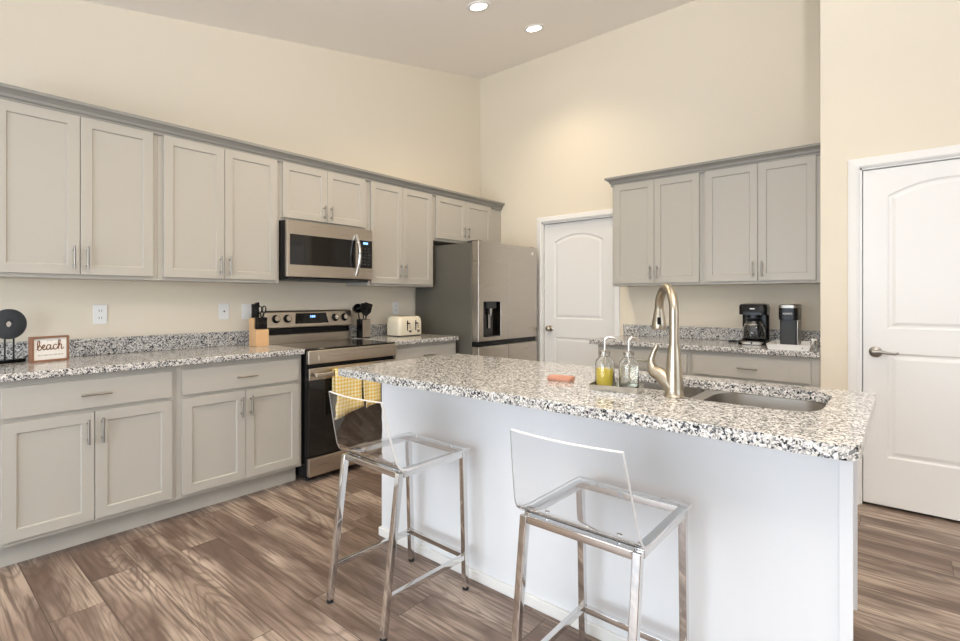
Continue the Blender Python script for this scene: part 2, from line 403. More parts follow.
# ------------------------------------------------------------------ doors
def arch_poly(x0, x1, z0, z1, rise, n=12):
    pts = [(x0, z0), (x1, z0)]
    w = (x1 - x0) / 2; r = (w * w + rise * rise) / (2 * rise); cx = (x0 + x1) / 2; cz = z1 - r
    a = math.asin(w / r)
    for k in range(n + 1):
        t = a - 2 * a * k / n
        pts.append((cx + r * math.sin(t), cz + r * math.cos(t)))
    return pts
def moulded_door(name, x0, x1, zt, wall_y, recess, handle, jamb):
    root = sroot(name, (x0, wall_y, 0))
    W = x1 - x0
    # casing (mitred moulding profile around the opening)
    prof = [(0.0, 0.0), (0.0, -.012), (.012, -.019), (.045, -.014), (.056, -.012), (.06, 0)]
    def cs(d, yy): return [(-d, yy, 0), (-d, yy, zt + d), (W + d, yy, zt + d), (W + d, yy, 0)]
    MB().loft([cs(d, yy) for d, yy in prof], closed=False).build('casing', 'white', root)
    # jamb lining
    j = MB().box(0, .012, -.001, .12, 0, zt).box(W - .012, W, -.001, .12, 0, zt).box(0, W, -.001, .12, zt - .012, zt)
    j.build('jamb', 'white', root)
    a, b = .016, W - .016
    st = .115
    holes = [rect(a + st, b - st, .19, .86), arch_poly(a + st, b - st, 1.05, 1.915, .075)]
    if handle == 'lever': holes = [rect(a + st, b - st, .305, .93), arch_poly(a + st, b - st, 1.075, 1.945, .075)]
    slab = slab_mb(rect(a, b, .018, zt - .016), holes, .035, [(.010, .007), (.020, .007), (.038, .001)], recess)
    s = slab.build('door_slab', 'white', root)
    mb = MB()
    if handle == 'knob':
        kx, kz = a + .07, .945
        mb.lathe([(.001, 0), (.032, 0), (.032, .006), (.024, .010), (.012, .014), (.012, .030), (.022, .038), (.028, .050), (.026, .060), (.014, .067), (.001, .069)], seg=24)
        mb.xform(Matrix.Translation((kx, recess, kz)) @ Matrix.Rotation(R(90), 4, 'X'))
        mb.build('door_knob', 'nickel', s, smooth=True)
    else:
        kx, kz = a + .06, .935
        mb.lathe([(.001, 0), (.033, 0), (.033, .006), (.026, .010), (.012, .014), (.012, .045), (.001, .047)], seg=24)
        mb.xform(Matrix.Translation((kx, recess, kz)) @ Matrix.Rotation(R(90), 4, 'X'))
        mb.tube([(kx - .012, recess - .042, kz), (kx + .03, recess - .045, kz + .003), (kx + .06, recess - .045, kz - .004), (kx + .09, recess - .042, kz - .006), (kx + .108, recess - .040, kz)], [.012, .010, .008, .007, .006])
        mb.build('door_lever', 'pull', s, smooth=True)
    return root
moulded_door('door_1', PX0, PX1, PZ, 0, .035, 'knob', True)
moulded_door('door_2', DX0, DX1, DZ, NY, .012, 'lever', True)
# baseboards
struct(MB().box(0, .014, YR, -4.2, 0, .09).build('baseboard_left', 'white', bevel=.004))
struct(MB().box(NX, DX0 - .06, NY - .014, NY, 0, .09).build('baseboard_door_wall', 'white', bevel=.004))
struct(MB().box(DX1 + .06, XR, NY - .014, NY, 0, .09).build('baseboard_right', 'white', bevel=.004))

# ------------------------------------------------------------------ cabinets
def pull_mb(L, vertical, x, z, yf):
    """bar pull: bar plus two posts; yf is the door face"""
    mb = MB(); y = yf - .028
    if vertical:
        mb.tube([(x, y, z - L / 2), (x, y, z + L / 2)], .0055, 10)
        for dz in (-L * .33, L * .33): mb.tube([(x, y, z + dz), (x, yf, z + dz)], .0045, 8)
    else:
        mb.tube([(x - L / 2, y, z), (x + L / 2, y, z)], .0055, 10)
        for dx in (-L * .33, L * .33): mb.tube([(x + dx, y, z), (x + dx, yf, z)], .0045, 8)
    return mb
def shaker(parent, x0, x1, z0, z1, yf, side, name='door', hz=None, hl=.125):
    fr = .052
    s = slab_mb(rect(x0, x1, z0, z1), [rect(x0 + fr, x1 - fr, z0 + fr, z1 - fr)], .019, [(.0025, .0085)], yf - .019).build(name, 'cab', parent, bevel=.0018, angle=50)
    hx = x1 - .028 if side == 'r' else x0 + .028
    pull_mb(hl, True, hx, hz, yf - .019).build('handle', 'pull', s, smooth=True)
    return s
def cabinet(label, loc, rz, W, dep, z0, z1, xs, zd, hz, group, hl=.125, extra=None):
    """wall cabinet with two doors. xs=(door1 left, seam, door2 right) in local x; zd=(z0,z1)"""
    t = thing('wall_cabinet', label, 'cabinet', (loc[0], loc[1], z0), rz, group)
    mb = MB().box(0, W, -dep, -.001, 0, z1 - z0)
    mb.build('cabinet_body', 'cab', t, bevel=.0015)
    a, b = zd[0] - z0, zd[1] - z0
    shaker(t, xs[0], xs[1] - .0015, a, b, -dep, 'r', hz=hz - z0, hl=hl)
    shaker(t, xs[1] + .0015, xs[2], a, b, -dep, 'l', hz=hz - z0, hl=hl)
    return t
LR = R(90)   # left-wall things are built facing -y and turned so that they face +x
UZ0, UZ1 = 1.366, 2.262
def left_wall_cab(label, y0, y1, s, z0, zd, hz, hl=.125):
    return cabinet(label, (0, y0), LR, y1 - y0 - .0005, .305, z0, UZ1, [v - y0 for v in s], zd, hz, 'wall cabinets over the long counter', hl)
left_wall_cab('tall greige wall cabinet above the beach sign, farthest from the microwave', -4.16, -3.395, (-4.12, -3.772, -3.423), UZ0, (1.386, 2.247), 1.477)
left_wall_cab('tall greige wall cabinet directly beside the microwave, above the knife block', -3.395, -2.622, (-3.367, -3.009, -2.645), UZ0, (1.386, 2.247), 1.472)
left_wall_cab('short greige wall cabinet directly over the microwave', -2.622, -1.838, (-2.60, -2.235, -1.872), 1.822, (1.845, 2.247), 1.921, .105)
left_wall_cab('tall narrow greige wall cabinet between the microwave and the refrigerator', -1.838, -1.065, (-1.812, -1.463, -1.094), UZ0, (1.386, 2.247), 1.50)
t4 = left_wall_cab('short greige wall cabinet above the refrigerator', -1.065, -.003, (-1.041, -.615, -.20), 1.815, (1.84, 2.247), 1.93, .11)
def right_cab(label, x0, x1, s):
    return cabinet(label, (x0, 0), 0, x1 - x0 - .0005, .305, UZ0, UZ1, [v - x0 for v in s], (1.386, 2.247), 1.472, 'wall cabinets over the coffee counter', .115)
right_cab('greige wall cabinet beside the pantry door', 1.785, 2.545, (1.808, 2.163, 2.522))
right_cab('greige wall cabinet above the coffee maker, against the niche wall', 2.545, NX - .002, (2.567, 2.935, 3.293))

# crown mouldings
prof = [(.001, 2.243), (.012, 2.243), (.012, 2.262), (.020, 2.266), (.024, 2.280), (.036, 2.292), (.050, 2.300), (.053, 2.302), (.053, 2.318), (.0, 2.318)]
def crown(name, label, loc, rz, L, left_return, gl=0):
    t = thing(name, label, 'moulding', loc, rz, 'crown mouldings on the wall cabinets')
    loops = []
    for d, z in prof:
        d2 = d if z > 2.262 or True else d
        loops.append([(-d, -.001, z), (-d, -.305 - d, z), (L, -.305 - d, z)])
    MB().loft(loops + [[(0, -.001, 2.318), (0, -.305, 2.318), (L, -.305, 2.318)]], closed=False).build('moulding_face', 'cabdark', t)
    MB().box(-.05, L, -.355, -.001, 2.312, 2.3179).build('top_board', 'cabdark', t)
    return t
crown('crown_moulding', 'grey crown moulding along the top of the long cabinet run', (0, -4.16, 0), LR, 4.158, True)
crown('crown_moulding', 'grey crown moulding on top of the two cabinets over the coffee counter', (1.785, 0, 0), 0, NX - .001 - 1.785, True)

def base_cab(label, loc, rz, W, xs, group, drawers=1):
    t = thing('base_cabinet', label, 'cabinet', (loc[0], loc[1], 0), rz, group)
    MB().box(0, W, -.61, -.001, .115, .877).build('cabinet_body', 'cab', t, bevel=.0015)
    MB().box(0, W, -.535, -.05, 0, .115).build('toe_kick', 'cab', t)
    d = slab_mb(rect(xs[0], xs[2], .706, .848), [], .019, [], -.629).build('drawer', 'cab', t, bevel=.002, angle=50)
    pull_mb(.125, False, (xs[0] + xs[2]) / 2, .775, -.629).build('handle', 'pull', d, smooth=True)
    shaker(t, xs[0], xs[1] - .0015, .138, .684, -.61, 'r', hz=.59)
    shaker(t, xs[1] + .0015, xs[2], .138, .684, -.61, 'l', hz=.59)
    return t
def left_base(label, y0, y1, s): return base_cab(label, (0, y0), LR, y1 - y0 - .0005, [v - y0 for v in s], 'base cabinets under the long counter')
left_base('greige base cabinet with drawer and two doors below the beach sign', -4.16, -3.398, (-4.12, -3.775, -3.423))
left_base('greige base cabinet with drawer and two doors beside the range, below the knife block', -3.398, -2.625, (-3.371, -3.012, -2.650))
left_base('greige base cabinet between the range and the refrigerator, below the toaster', -1.840, -1.075, (-1.81, -1.457, -1.10))
def rbase(label, x0, x1, s): return base_cab(label, (x0, 0), 0, x1 - x0 - .0005, [v - x0 for v in s], 'base cabinets under the coffee counter')
rbase('greige base cabinet of the coffee counter, beside the pantry door', 1.80, 2.545, (1.825, 2.17, 2.525))
rbase('greige base cabinet under the coffee maker, against the niche wall', 2.545, NX - .002, (2.567, 2.93, 3.300))

# ------------------------------------------------------------------ countertops
def counter(label, loc, rz, x0, x1, splash, left_over=0, side=False):
    t = thing('countertop', label, 'countertop', loc, rz)
    MB().box(x0, x1, -.652, -.001, .878, .914).build('slab', 'granite', t, bevel=.006, seg=3)
    if splash: MB().box(splash[0], splash[1], -.021, -.001, .9145, 1.016).build('backsplash', 'granite', t, bevel=.002)
    return t
counter('long speckled granite countertop with the beach sign, running up to the range', (0, -4.185, 0), LR, 0, 1.565, (0, 1.535))
counter('short speckled granite countertop holding the toaster beside the refrigerator', (0, -1.843, 0), LR, 0, .765, (0, .765))
counter('speckled granite countertop in the niche holding the coffee makers', (1.735, 0, 0), 0, 0, NX - .002 - 1.735, (.02, NX - .003 - 1.735))

# ------------------------------------------------------------------ island
IX0, IX1, IY0, IY1 = 1.625, 3.680, -3.035, -2.165
isl = thing('kitchen_island', 'white panelled kitchen island base under the granite top', 'kitchen island', (2.64, -2.45, 0))
O = (-2.64, 2.45, 0)
MB().box(1.63, 3.64, -2.757, -2.655, 0, .877).build('front_panel', 'island', isl, bevel=.003, off=O)
MB().box(1.622, 3.648, -2.772, -2.757, 0, .045).box(1.622, 1.630, -2.757, -2.655, 0, .045).build('base_trim', 'white', isl, bevel=.004, off=O)
MB().box(3.618, 3.650, -2.768, -2.757, .045, .877).build('corner_trim', 'island', isl, bevel=.002, off=O)
mb = MB().box(1.64, 1.66, -2.655, -2.20, .10, .877).box(3.592, 3.612, -2.655, -2.20, .10, .877).box(1.66, 3.60, -2.655, -2.20, .10, .12)
mb.box(1.66, 3.60, -2.22, -2.20, .84, .877).box(1.64, 3.62, -2.655, -2.27, 0, .10)
mb.build('cabinet_shell', 'island', isl, off=O)
xs = [1.655, 2.12, 2.59, 3.10, 3.630]
for i in range(4):
    d = MB().box(xs[i] + .003, xs[i + 1] - .003, -2.198, -2.179, .125, .838).build('cabinet_door', 'island', isl, bevel=.002, off=O)
    MB().tube([(xs[i + (1 if i % 2 == 0 else 0)] + (-.04 if i % 2 == 0 else .04), -2.15, z) for z in (.66, .78)], .005).build('handle', 'pull', d, off=O)
# top with sink cut-out
def smooth_corners(pts, r):
    out = []
    n = len(pts)
    for i in range(n):
        p0, p1, p2 = Vector(pts[i - 1]), Vector(pts[i]), Vector(pts[(i + 1) % n])
        rr = r[i] if isinstance(r, list) else r
        if rr <= 0: out.append(tuple(p1)); continue
        a = p1 + (p0 - p1).normalized() * min(rr, (p0 - p1).length * .49); b = p1 + (p2 - p1).normalized() * min(rr, (p2 - p1).length * .49)
        for k in range(7):
            t = k / 6; out.append(tuple(a * (1 - t) ** 2 + p1 * 2 * t * (1 - t) + b * t * t))
    return out
hole = smooth_corners([(2.80, -2.25), (2.80, -2.60), (3.10, -2.60), (3.20, -2.70), (3.565, -2.70), (3.565, -2.27)], [.08, .09, .05, .05, .12, .09])
outer = smooth_corners([(IX0, IY0), (IX1, IY0), (IX1, IY1), (IX0, IY1)], [.03, .05, .03, .03])
top = thing('island_countertop', 'large speckled granite island top with the undermount sink cut into it', 'countertop', (2.64, -2.6, .878))
MB().plate_holes(outer, [hole], .878, .914).build('slab', 'granite', top, bevel=.005, seg=3, off=(-2.64, 2.6, -.878), angle=50)
# sink
sk = thing('kitchen_sink', 'double bowl stainless steel sink set under the granite island top', 'sink', (3.18, -2.45, .70))
SO = (-3.18, 2.45, -.70)
bowls = [rrect(2.80, 3.135, -2.605, -2.245, .07), rrect(3.185, 3.570, -2.705, -2.265, .10)]
MB().plate_holes(rrect(2.775, 3.592, -2.73, -2.222, .05), bowls, .872, .877).build('rim', 'sink', sk, off=SO)
for b in bowls:
    MB().loft([[(x, y, .875) for x, y in b], [(x, y, .80) for x, y in offset_poly(b, .004)], [(x, y, .725) for x, y in offset_poly(b, .010)], [(x, y, .708) for x, y in offset_poly(b, .022)], [(x, y, .703) for x, y in offset_poly(b, .045)]], cap0=False).build('basin', 'sink', sk, smooth=True, off=SO)
for cx, cy in ((2.97, -2.43), (3.38, -2.48)):
    MB().lathe([(.001, 0), (.04, 0), (.042, .003), (.030, .002), (.001, .0025)], (cx, cy, .7035)).build('drain', 'pull', sk, smooth=True, off=SO)

# faucet
fx, fy = 3.147, -2.703
fa = thing('faucet', 'tall gooseneck pull-down faucet in brushed nickel beside the sink', 'faucet', (fx, fy, .9145))
MB().lathe([(.001, 0), (.033, 0), (.0335, .004), (.030, .008), (.0295, .03), (.028, .07), (.0245, .12), (.0205, .165), (.0195, .172), (.0195, .178), (.001, .178)], seg=28).build('body', 'nickel', fa, smooth=True)
d = Vector((3.036 - fx, -2.545 - fy)); D = d.length; d.normalize()
path = [(0, 0, .17), (0, 0, .28)]
rr = D / 2
for k in range(0, 13):
    a = R(180 - 15 * k); q = rr + rr * math.cos(a)
    path.append((d.x * q, d.y * q, (.298) + rr * .85 * math.sin(a)))
path.append((d.x * D, d.y * D, .292))
MB().tube(path, .0163, 16).build('neck', 'nickel', fa, smooth=True)
hd = MB().lathe([(.001, 0), (.025, 0), (.027, .006), (.0255, .03), (.020, .060), (.017, .078), (.001, .078)], (d.x * D, d.y * D, .222), 24).build('spray_head', 'nickel', fa, smooth=True)
vd = (Vector((3.755, -4.469)) - Vector((3.036, -2.545))).normalized()
vp = Vector((vd.x, vd.y, 0)); c0 = Vector((d.x * D, d.y * D, .255)) + vp * .0245
side = Vector((-vp.y, vp.x, 0))
MB().loft([[c0 + side * sx * .007 + Vector((0, 0, sz)) + vp * dd for sx, sz in ((-1, -.014), (1, -.014), (1, .014), (-1, .014))] for dd in (-.004, .0022)]).build('spray_button', 'black', hd)
mb = MB().tube([(0, 0, .030), (-.028, .004, .056), (-.054, .008, .074)], [.030, .029, .025], 18)
mb.build('handle_hub', 'nickel', fa, smooth=True)
MB().tube([(-.054, .008, .073), (-.072, .009, .082), (-.083, .010, .097), (-.083, .010, .125), (-.074, .010, .152), (-.062, .010, .176)], [.0245, .0235, .017, .011, .0085, .006], 14).build('lever', 'nickel', fa, smooth=True)

# ------------------------------------------------------------------ range
rg = thing('kitchen_range', 'stainless steel electric range with black glass oven door and cooktop', 'stove', (0, -2.617, 0), LR)
W = .770
MB().box(.004, W - .004, -.655, -.03, .035, .900).build('side_body', 'black', rg, bevel=.003)
for x in (.05, W - .05):
    for y in (-.60, -.08): MB().lathe([(.018, 0), (.018, .035)], (x, y, 0), 12).build('foot', 'rubber', rg)
MB().box(0, W, -.672, -.10, .9005, .912).build('cooktop', 'blackglass', rg, bevel=.004)
MB().box(.0, W, -.690, -.655, .808, .9000).build('front_fascia', 'steel', rg, bevel=.006)
MB().box(.075, W - .045, -.6945, -.690, .826, .8665).build('fascia_inset', 'steel', rg, bevel=.002)
dr = MB().box(.004, W - .004, -.685, -.655, .178, .780).build('oven_door', 'blackglass', rg, bevel=.004)
MB().box(.004, W - .004, -.689, -.684, .700, .780).build('door_top_strip', 'steel', dr, bevel=.002)
MB().box(.03, W - .03, -.738, -.718, .720, .752).box(.05, .085, -.718, -.689, .724, .748).box(W - .085, W - .05, -.718, -.689, .724, .748).build('oven_handle', 'steel', dr, bevel=.005)
MB().box(.12, W - .12, -.6862, -.6849, .28, .60).build('oven_window', 'blackglass', dr)
MB().box(.004, W - .004, -.687, -.655, .045, .170).build('storage_drawer', 'steel', rg, bevel=.005)
# backguard: sloped control panel
MB().prismx([(-.002, .912), (-.085, .912), (-.085, .975), (-.055, .985), (-.055, 1.02), (-.002, 1.02)], 0, W).build('backguard_base', 'steel', rg)
MB().box(.012, W - .012, -.072, -.054, .977, 1.032).build('backguard_vent', 'black', rg)
cp = MB().prismx([(-.002, 1.018), (-.105, 1.028), (-.108, 1.038), (-.086, 1.150), (-.075, 1.162), (-.002, 1.162)], 0, W).build('control_panel', 'steel', rg, bevel=.003)
def pf(z): return -.108 + (z - 1.038) * .022 / .112      # y of the sloped panel at z
dp = MB().loft([[(x, pf(z) - dd, z) for x, z in ((.235, 1.058), (.235 + .30, 1.058), (.52, 1.140), (.25, 1.140))] for dd in (-.002, .003)]).build('display_panel', 'blackglass', cp)
for k, (a, b) in enumerate(((.372, .378), (.384, .398), (.402, .416))):
    MB().loft([[(x, pf(z) - dd, z) for x, z in ((a, 1.104), (b, 1.104), (b, 1.121), (a, 1.121))] for dd in (.0025, .0042)]).build('display_digit', 'display', dp)
ang = math.atan2(.022, .112)
for x in (.082, .175, .605, .695):
    m4 = Matrix.Translation((x, pf(1.098) + .002, 1.098)) @ Matrix.Rotation(-ang, 4, 'X') @ Matrix.Rotation(R(90), 4, 'X')
    k = MB().lathe([(.001, 0), (.031, 0), (.032, .004), (.027, .006), (.026, .022), (.024, .026), (.001, .026)], seg=24).xform(m4).build('control_knob', 'black', cp, smooth=True)
    MB().lathe([(.001, .026), (.0205, .026), (.019, .030), (.001, .030)], seg=24).xform(m4).build('knob_face', 'steel', k, smooth=True)
    MB().box(-.005, .005, -.021, .021, .0302, .037).xform(m4).build('knob_grip', 'steel', k, bevel=.002)

# towel over the oven handle (one towel, folded so that two lengths hang side by side)
tw = thing('dish_towel', 'yellow and white gingham dish towel hanging on the oven door handle', 'towel', (0, -2.617, 0), LR)
def drape(x0, x1, zb0, zb1, yo, ph):
    NXs, prof_ = 14, []
    rows = []
    zt = .7535
    for i in range(NXs + 1):
        u = i / NXs; x = x0 + (x1 - x0) * u; zb = zb0 + (zb1 - zb0) * u
        col = []
        for q in range(5): col.append((x, -.713 + yo * .2, .60 + (zt - .60) * q / 5))
        for q in range(7):
            a = math.pi * q / 6; col.append((x, -.728 + (.0155 + yo) * math.cos(a), zt + .003 + (.006 + yo) * math.sin(a)))
        for q in range(1, 9):
            t = q / 8; col.append((x + .006 * t * math.sin(ph + 5 * u), -.7435 - yo - .012 * t * (.5 + .5 * math.sin(ph + u * 9)), zt + (zb - zt) * t))
        rows.append(col)
    return MB().loft(rows, closed=False)
for i, args in enumerate(((.168, .392, .425, .472, .0015, 0.3), (.402, .560, .455, .478, .0, 2.0))):
    o = drape(*args).build('towel_length', 'gingham', tw, smooth=True)
    s = o.modifiers.new('thick', 'SOLIDIFY'); s.thickness = .004; s.offset = 1

# ------------------------------------------------------------------ microwave
mw = thing('microwave', 'stainless steel over-the-range microwave under the short cabinet', 'microwave', (0, -2.617, 1.395), LR)
MB().box(0, .762, -.365, -.002, .010, .425).build('case', 'black', mw, bevel=.003)
MB().box(.03, .73, -.38, -.05, -.004, .012).build('underside_vent', 'darkgrey', mw, bevel=.003)
fd = slab_mb(rect(.004, .758, .018, .424), [rect(.024, .596, .102, .330)], .032, [(.003, .003)], -.400).build('door', 'steel', mw, bevel=.003, angle=50)
MB().box(.028, .592, -.398, -.3955, .106, .326).build('door_window', 'blackglass', fd)
cp = MB().box(.618, .752, -.4025, -.398, .108, .332).build('control_panel', 'blackglass', mw, bevel=.001)
MB().box(.662, .708, -.4040, -.4024, .300, .318).build('display', 'display', cp)
for r_ in range(6):
    for c_ in range(3):
        MB().box(.640 + c_ * .034, .657 + c_ * .034, -.4034, -.4024, .135 + r_ * .025, .145 + r_ * .025).build('button', 'darkgrey', cp)
pts = []
for k in range(13):
    t = k / 12; pts.append((.590, -.402 - .045 * math.sin(math.pi * t) - .004, .045 + .325 * t))
MB().tube(pts, .0125, 12).xform(Matrix.Translation((.004, 0, 0))).build('handle', 'chrome', fd, smooth=True)

# ------------------------------------------------------------------ refrigerator
FY0, FY1 = -1.036, -.10
fr = thing('refrigerator', 'large stainless steel four-door refrigerator with dispenser', 'refrigerator', (0, FY0, 0), LR)
FW = FY1 - FY0
MB().box(.004, FW - .004, -.765, -.02, .03, 1.765).build('cabinet_body', 'steelside', fr, bevel=.006)
MB().box(.03, FW - .03, -.74, -.06, 0, .03).build('plinth', 'black', fr)
sp = .448
def fdoor(x0, x1, z0, z1, holes, nm):
    return slab_mb(rect(x0, x1, z0, z1), holes, .078, [(.002, .05)], -.850).build(nm, 'steelv', fr, bevel=.006, seg=3, angle=50)
d1 = fdoor(.0, sp - .003, .868, 1.778, [rect(.072, .326, .905, 1.228)], 'upper_door')
d2 = fdoor(sp + .003, FW, .868, 1.778, [], 'upper_door')
d3 = fdoor(.0, sp - .003, .06, .820, [], 'lower_door')
d4 = fdoor(sp + .003, FW, .06, .820, [], 'lower_door')
MB().box(.006, FW - .006, -.835, -.766, .822, .866).build('handle_recess', 'black', fr)
MB().box(.0745, .3235, -.801, -.797, .9075, 1.2255).box(.0745, .3235, -.846, -.797, .9075, .916).box(.0745, .080, -.846, -.797, .9075, 1.2255).box(.318, .3235, -.846, -.797, .9075, 1.2255).build('dispenser_cavity', 'blackglass', d1)
MB().box(.13, .27, -.842, -.80, 1.165, 1.2245).build('dispenser_panel', 'darkgrey', d1, bevel=.004)
MB().tube([(.20, -.825, 1.165), (.20, -.825, 1.13), (.20, -.822, 1.10)], [.018, .014, .011], 14).build('dispenser_spout', 'chrome', d1, smooth=True)
MB().box(.185, .215, -.815, -.808, .98, 1.11).build('dispenser_paddle', 'pull', d1, bevel=.003)
MB().lathe([(.001, 0), (.019, 0), (.019, .002), (.001, .002)], seg=24).xform(Matrix.Translation((FW - .085, -.850, 1.715)) @ Matrix.Rotation(R(90), 4, 'X')).build('round_badge', 'plate', d2)
for x in (.05, FW - .05): MB().box(x - .035, x + .035, -.83, -.70, 1.766, 1.785).build('hinge_cover', 'darkgrey', fr, bevel=.004)

# ------------------------------------------------------------------ outlets and switches
def outlet(label, y, z, kind):
    t = thing('wall_outlet' if kind != 'switch' else 'light_switch', label, 'outlet' if kind != 'switch' else 'switch', (.0005, y, z), LR)
    p = MB().box(-.036, .036, -.006, 0, -.058, .058).build('cover_plate', 'plate', t, bevel=.003)
    if kind == 'duplex':
        for dz in (-.022, .022):
            r_ = MB().box(-.017, .017, -.0075, -.0055, dz - .014, dz + .014).build('socket', 'plate', p, bevel=.001)
            MB().box(-.008, -.005, -.0081, -.0074, dz - .006, dz + .005).box(.005, .008, -.0081, -.0074, dz - .006, dz + .005).build('socket_slots', 'slot', p)
    elif kind == 'switch':
        MB().box(-.017, .017, -.0095, -.0055, -.033, .033).build('rocker', 'plate', p, bevel=.002)
    else:
        MB().lathe([(.001, 0), (.006, 0), (.005, .006), (.001, .006)], seg=12).xform(Matrix.Translation((0, -.006, 0)) @ Matrix.Rotation(R(90), 4, 'X')).build('cable_jack', 'slot', p)
    return t
outlet('white duplex outlet on the wall above the counter near the beach sign', -3.61, 1.160, 'duplex')
outlet('white cable plate with a single jack on the wall between outlet and knife block', -2.878, 1.163, 'jack')
outlet('white wall switch plate partly behind the knives', -2.715, 1.160, 'switch')
outlet('white wall outlet above the toaster', -1.275, 1.165, 'duplex')

# ------------------------------------------------------------------ bar stools
def make_stool(label, loc, rz):
    t = thing('bar_stool', label, 'bar stool', loc, rz, 'clear bar stools at the island')
    H = .600; hw = .178
    yb, yf = -.180, .166      # rear (backrest) and front of the seat frame
    fb, ff = -.255, .184      # feet
    w_ = .024
    def up(p, q): return (p, q)
    for sx in (-1, 1):
        for y0, y1 in ((fb, yb), (ff, yf)):
            lg = MB().bar((sx * hw, y0, .012), (sx * hw, y1, H - .004), w_, w_, up=(0, 1, 0)).build('leg', 'chrome', t, bevel=.0025)
            MB().lathe([(.013, 0), (.014, .004), (.013, .014)], (sx * hw, y0, 0), 14).build('rubber_foot', 'rubber', lg)
    for y in (yb, yf): MB().bar((-hw + .012, y, H - .012), (hw - .012, y, H - .012), w_, w_).build('seat_rail', 'chrome', t, bevel=.0025)
    for sx in (-1, 1): MB().bar((sx * hw, yb + .012, H - .012), (sx * hw, yf - .012, H - .012), w_, w_).build('seat_rail', 'chrome', t, bevel=.0025)
    z = .145; k = z / H
    ybz = fb + (yb - fb) * k; yfz = ff + (yf - ff) * k
    for sx in (-1, 1): MB().bar((sx * hw, ybz + .012, z), (sx * hw, yfz - .012, z), w_ * .8, w_ * .9).build('foot_rung', 'chrome', t, bevel=.002)
    MB().bar((-hw + .012, yfz, z), (hw - .012, yfz, z), w_ * .8, w_ * .9).build('foot_rung', 'chrome', t, bevel=.002)
    # one bent sheet of acrylic: seat and backrest
    path = [(.205, .0), (.19, .0055), (.10, .0055), (.0, .0055), (-.10, .0055), (-.155, .0055), (-.180, .010), (-.197, .024), (-.208, .045), (-.222, .10), (-.238, .17), (-.254, .245), (-.260, .272)]
    NXs = 20; th = .010; rows_t, rows_b = [], []
    pts = [Vector((0, a, b)) for a, b in path]
    pts[0] = Vector((0, .190, .0055)); pts[1] = Vector((0, .17, .0055))
    grid = []
    for j, p in enumerate(pts):
        tan = (pts[min(j + 1, len(pts) - 1)] - pts[max(j - 1, 0)]).normalized()
        n = Vector((0, -tan.z, tan.y)) * -1
        if n.z < -.01 or (abs(n.z) <= .01 and n.y < 0): n = -n
        hgt = max(0, p.z - .02) / .25
        half = .197 - .024 * hgt
        top_, bot_ = [], []
        for i in range(NXs + 1):
            u = -1 + 2 * i / NXs
            bow = -.020 * hgt * (1 - u * u)
            q = Vector((half * u, p.y + bow, H + .001 + p.z))
            top_.append(q + n * th / 2); bot_.append(q - n * th / 2)
        grid.append(top_ + bot_[::-1])
    sh = MB().loft(grid).build('acrylic_seat_shell', 'acrylic', t, smooth=True, bevel=0)
    sh.data.materials.append(M['acrylic_edge'])
    nr = 2 * (NXs + 1)
    for f in sh.data.polygons:
        ids = {v % nr for v in f.vertices}
        if len(f.vertices) > 4 or ids == {NXs, NXs + 1} or ids == {0, nr - 1}: f.material_index = 1
    for sx in (-1, 1):
        for y in (yb + .03, yf - .0):
            MB().lathe([(.001, 0), (.008, 0), (.008, .003), (.001, .004)], (sx * .115, y if y < 0 else yf, H + .0120), 12).build('seat_bolt', 'chrome', t, smooth=True)
    return t
s0 = make_stool('clear acrylic bar stool on chrome legs, the one in front of the yellow towel', (2.125, -3.025, 0), R(-1.5))
dup(s0, (3.050, -3.025, 0), 0, 'clear acrylic bar stool on chrome legs, the one below the faucet', 'clear bar stools at the island')

# ------------------------------------------------------------------ things on the island
tr = thing('soap_tray', 'small rectangular chrome tray under the two soap bottles', 'tray', (2.936, -2.708, .9145), R(12))
MB().loft([rrect(-.095, .095, -.055, .055, .008, 3) and [(x, y, 0) for x, y in rrect(-.088, .088, -.050, .050, .008, 3)], [(x, y, .022) for x, y in rrect(-.092, .092, -.056, .056, .008, 3)], [(x, y, .022) for x, y in rrect(-.0885, .0885, -.0525, .0525, .007, 3)], [(x, y, .006) for x, y in rrect(-.085, .085, -.049, .049, .007, 3)]]).build('tray_body', 'traymetal', tr)
def soap_bottle(label, x, y, fill, fh, turn):
    t = thing('soap_dispenser', label, 'soap dispenser', (x, y, .9212), turn, 'soap pump bottles on the chrome tray')
    prof_ = [(.030, 0), (.035, .004), (.036, .012), (.036, .085), (.034, .098), (.024, .110), (.018, .115), (.018, .124)]
    MB().lathe(prof_ + [(.0155, .124), (.0155, .114), (.022, .107), (.0315, .096), (.0335, .085), (.0335, .012), (.030, .0045), (.001, .0045)], seg=28, cap0=True).build('glass_bottle', 'glass', t, smooth=True)
    MB().lathe([(.001, .0055), (.029, .0055), (.0325, .013), (.0325, fh), (.001, fh)], seg=28).build('liquid_soap', fill, t, smooth=True)
    MB().lathe([(.001, .124), (.020, .124), (.020, .134), (.010, .138), (.001, .138)], seg=20).build('collar', 'pull', t, smooth=True)
    MB().tube([(0, 0, .136), (0, 0, .180)], .0045, 10).tube([(0, 0, .178), (.010, 0, .188), (.034, 0, .186), (.040, 0, .176)], [.006, .006, .0045, .004], 10).tube([(0, 0, .02), (0, 0, .125)], .003, 8).build('pump', 'chrome', t, smooth=True)
    return t
soap_bottle('glass pump bottle filled with yellow soap on the chrome tray', 2.888, -2.703, 'soap', .070, R(20))
soap_bottle('glass pump bottle of clear soap on the chrome tray, next to the faucet', 2.975, -2.684, 'clearsoap', .085, R(60))
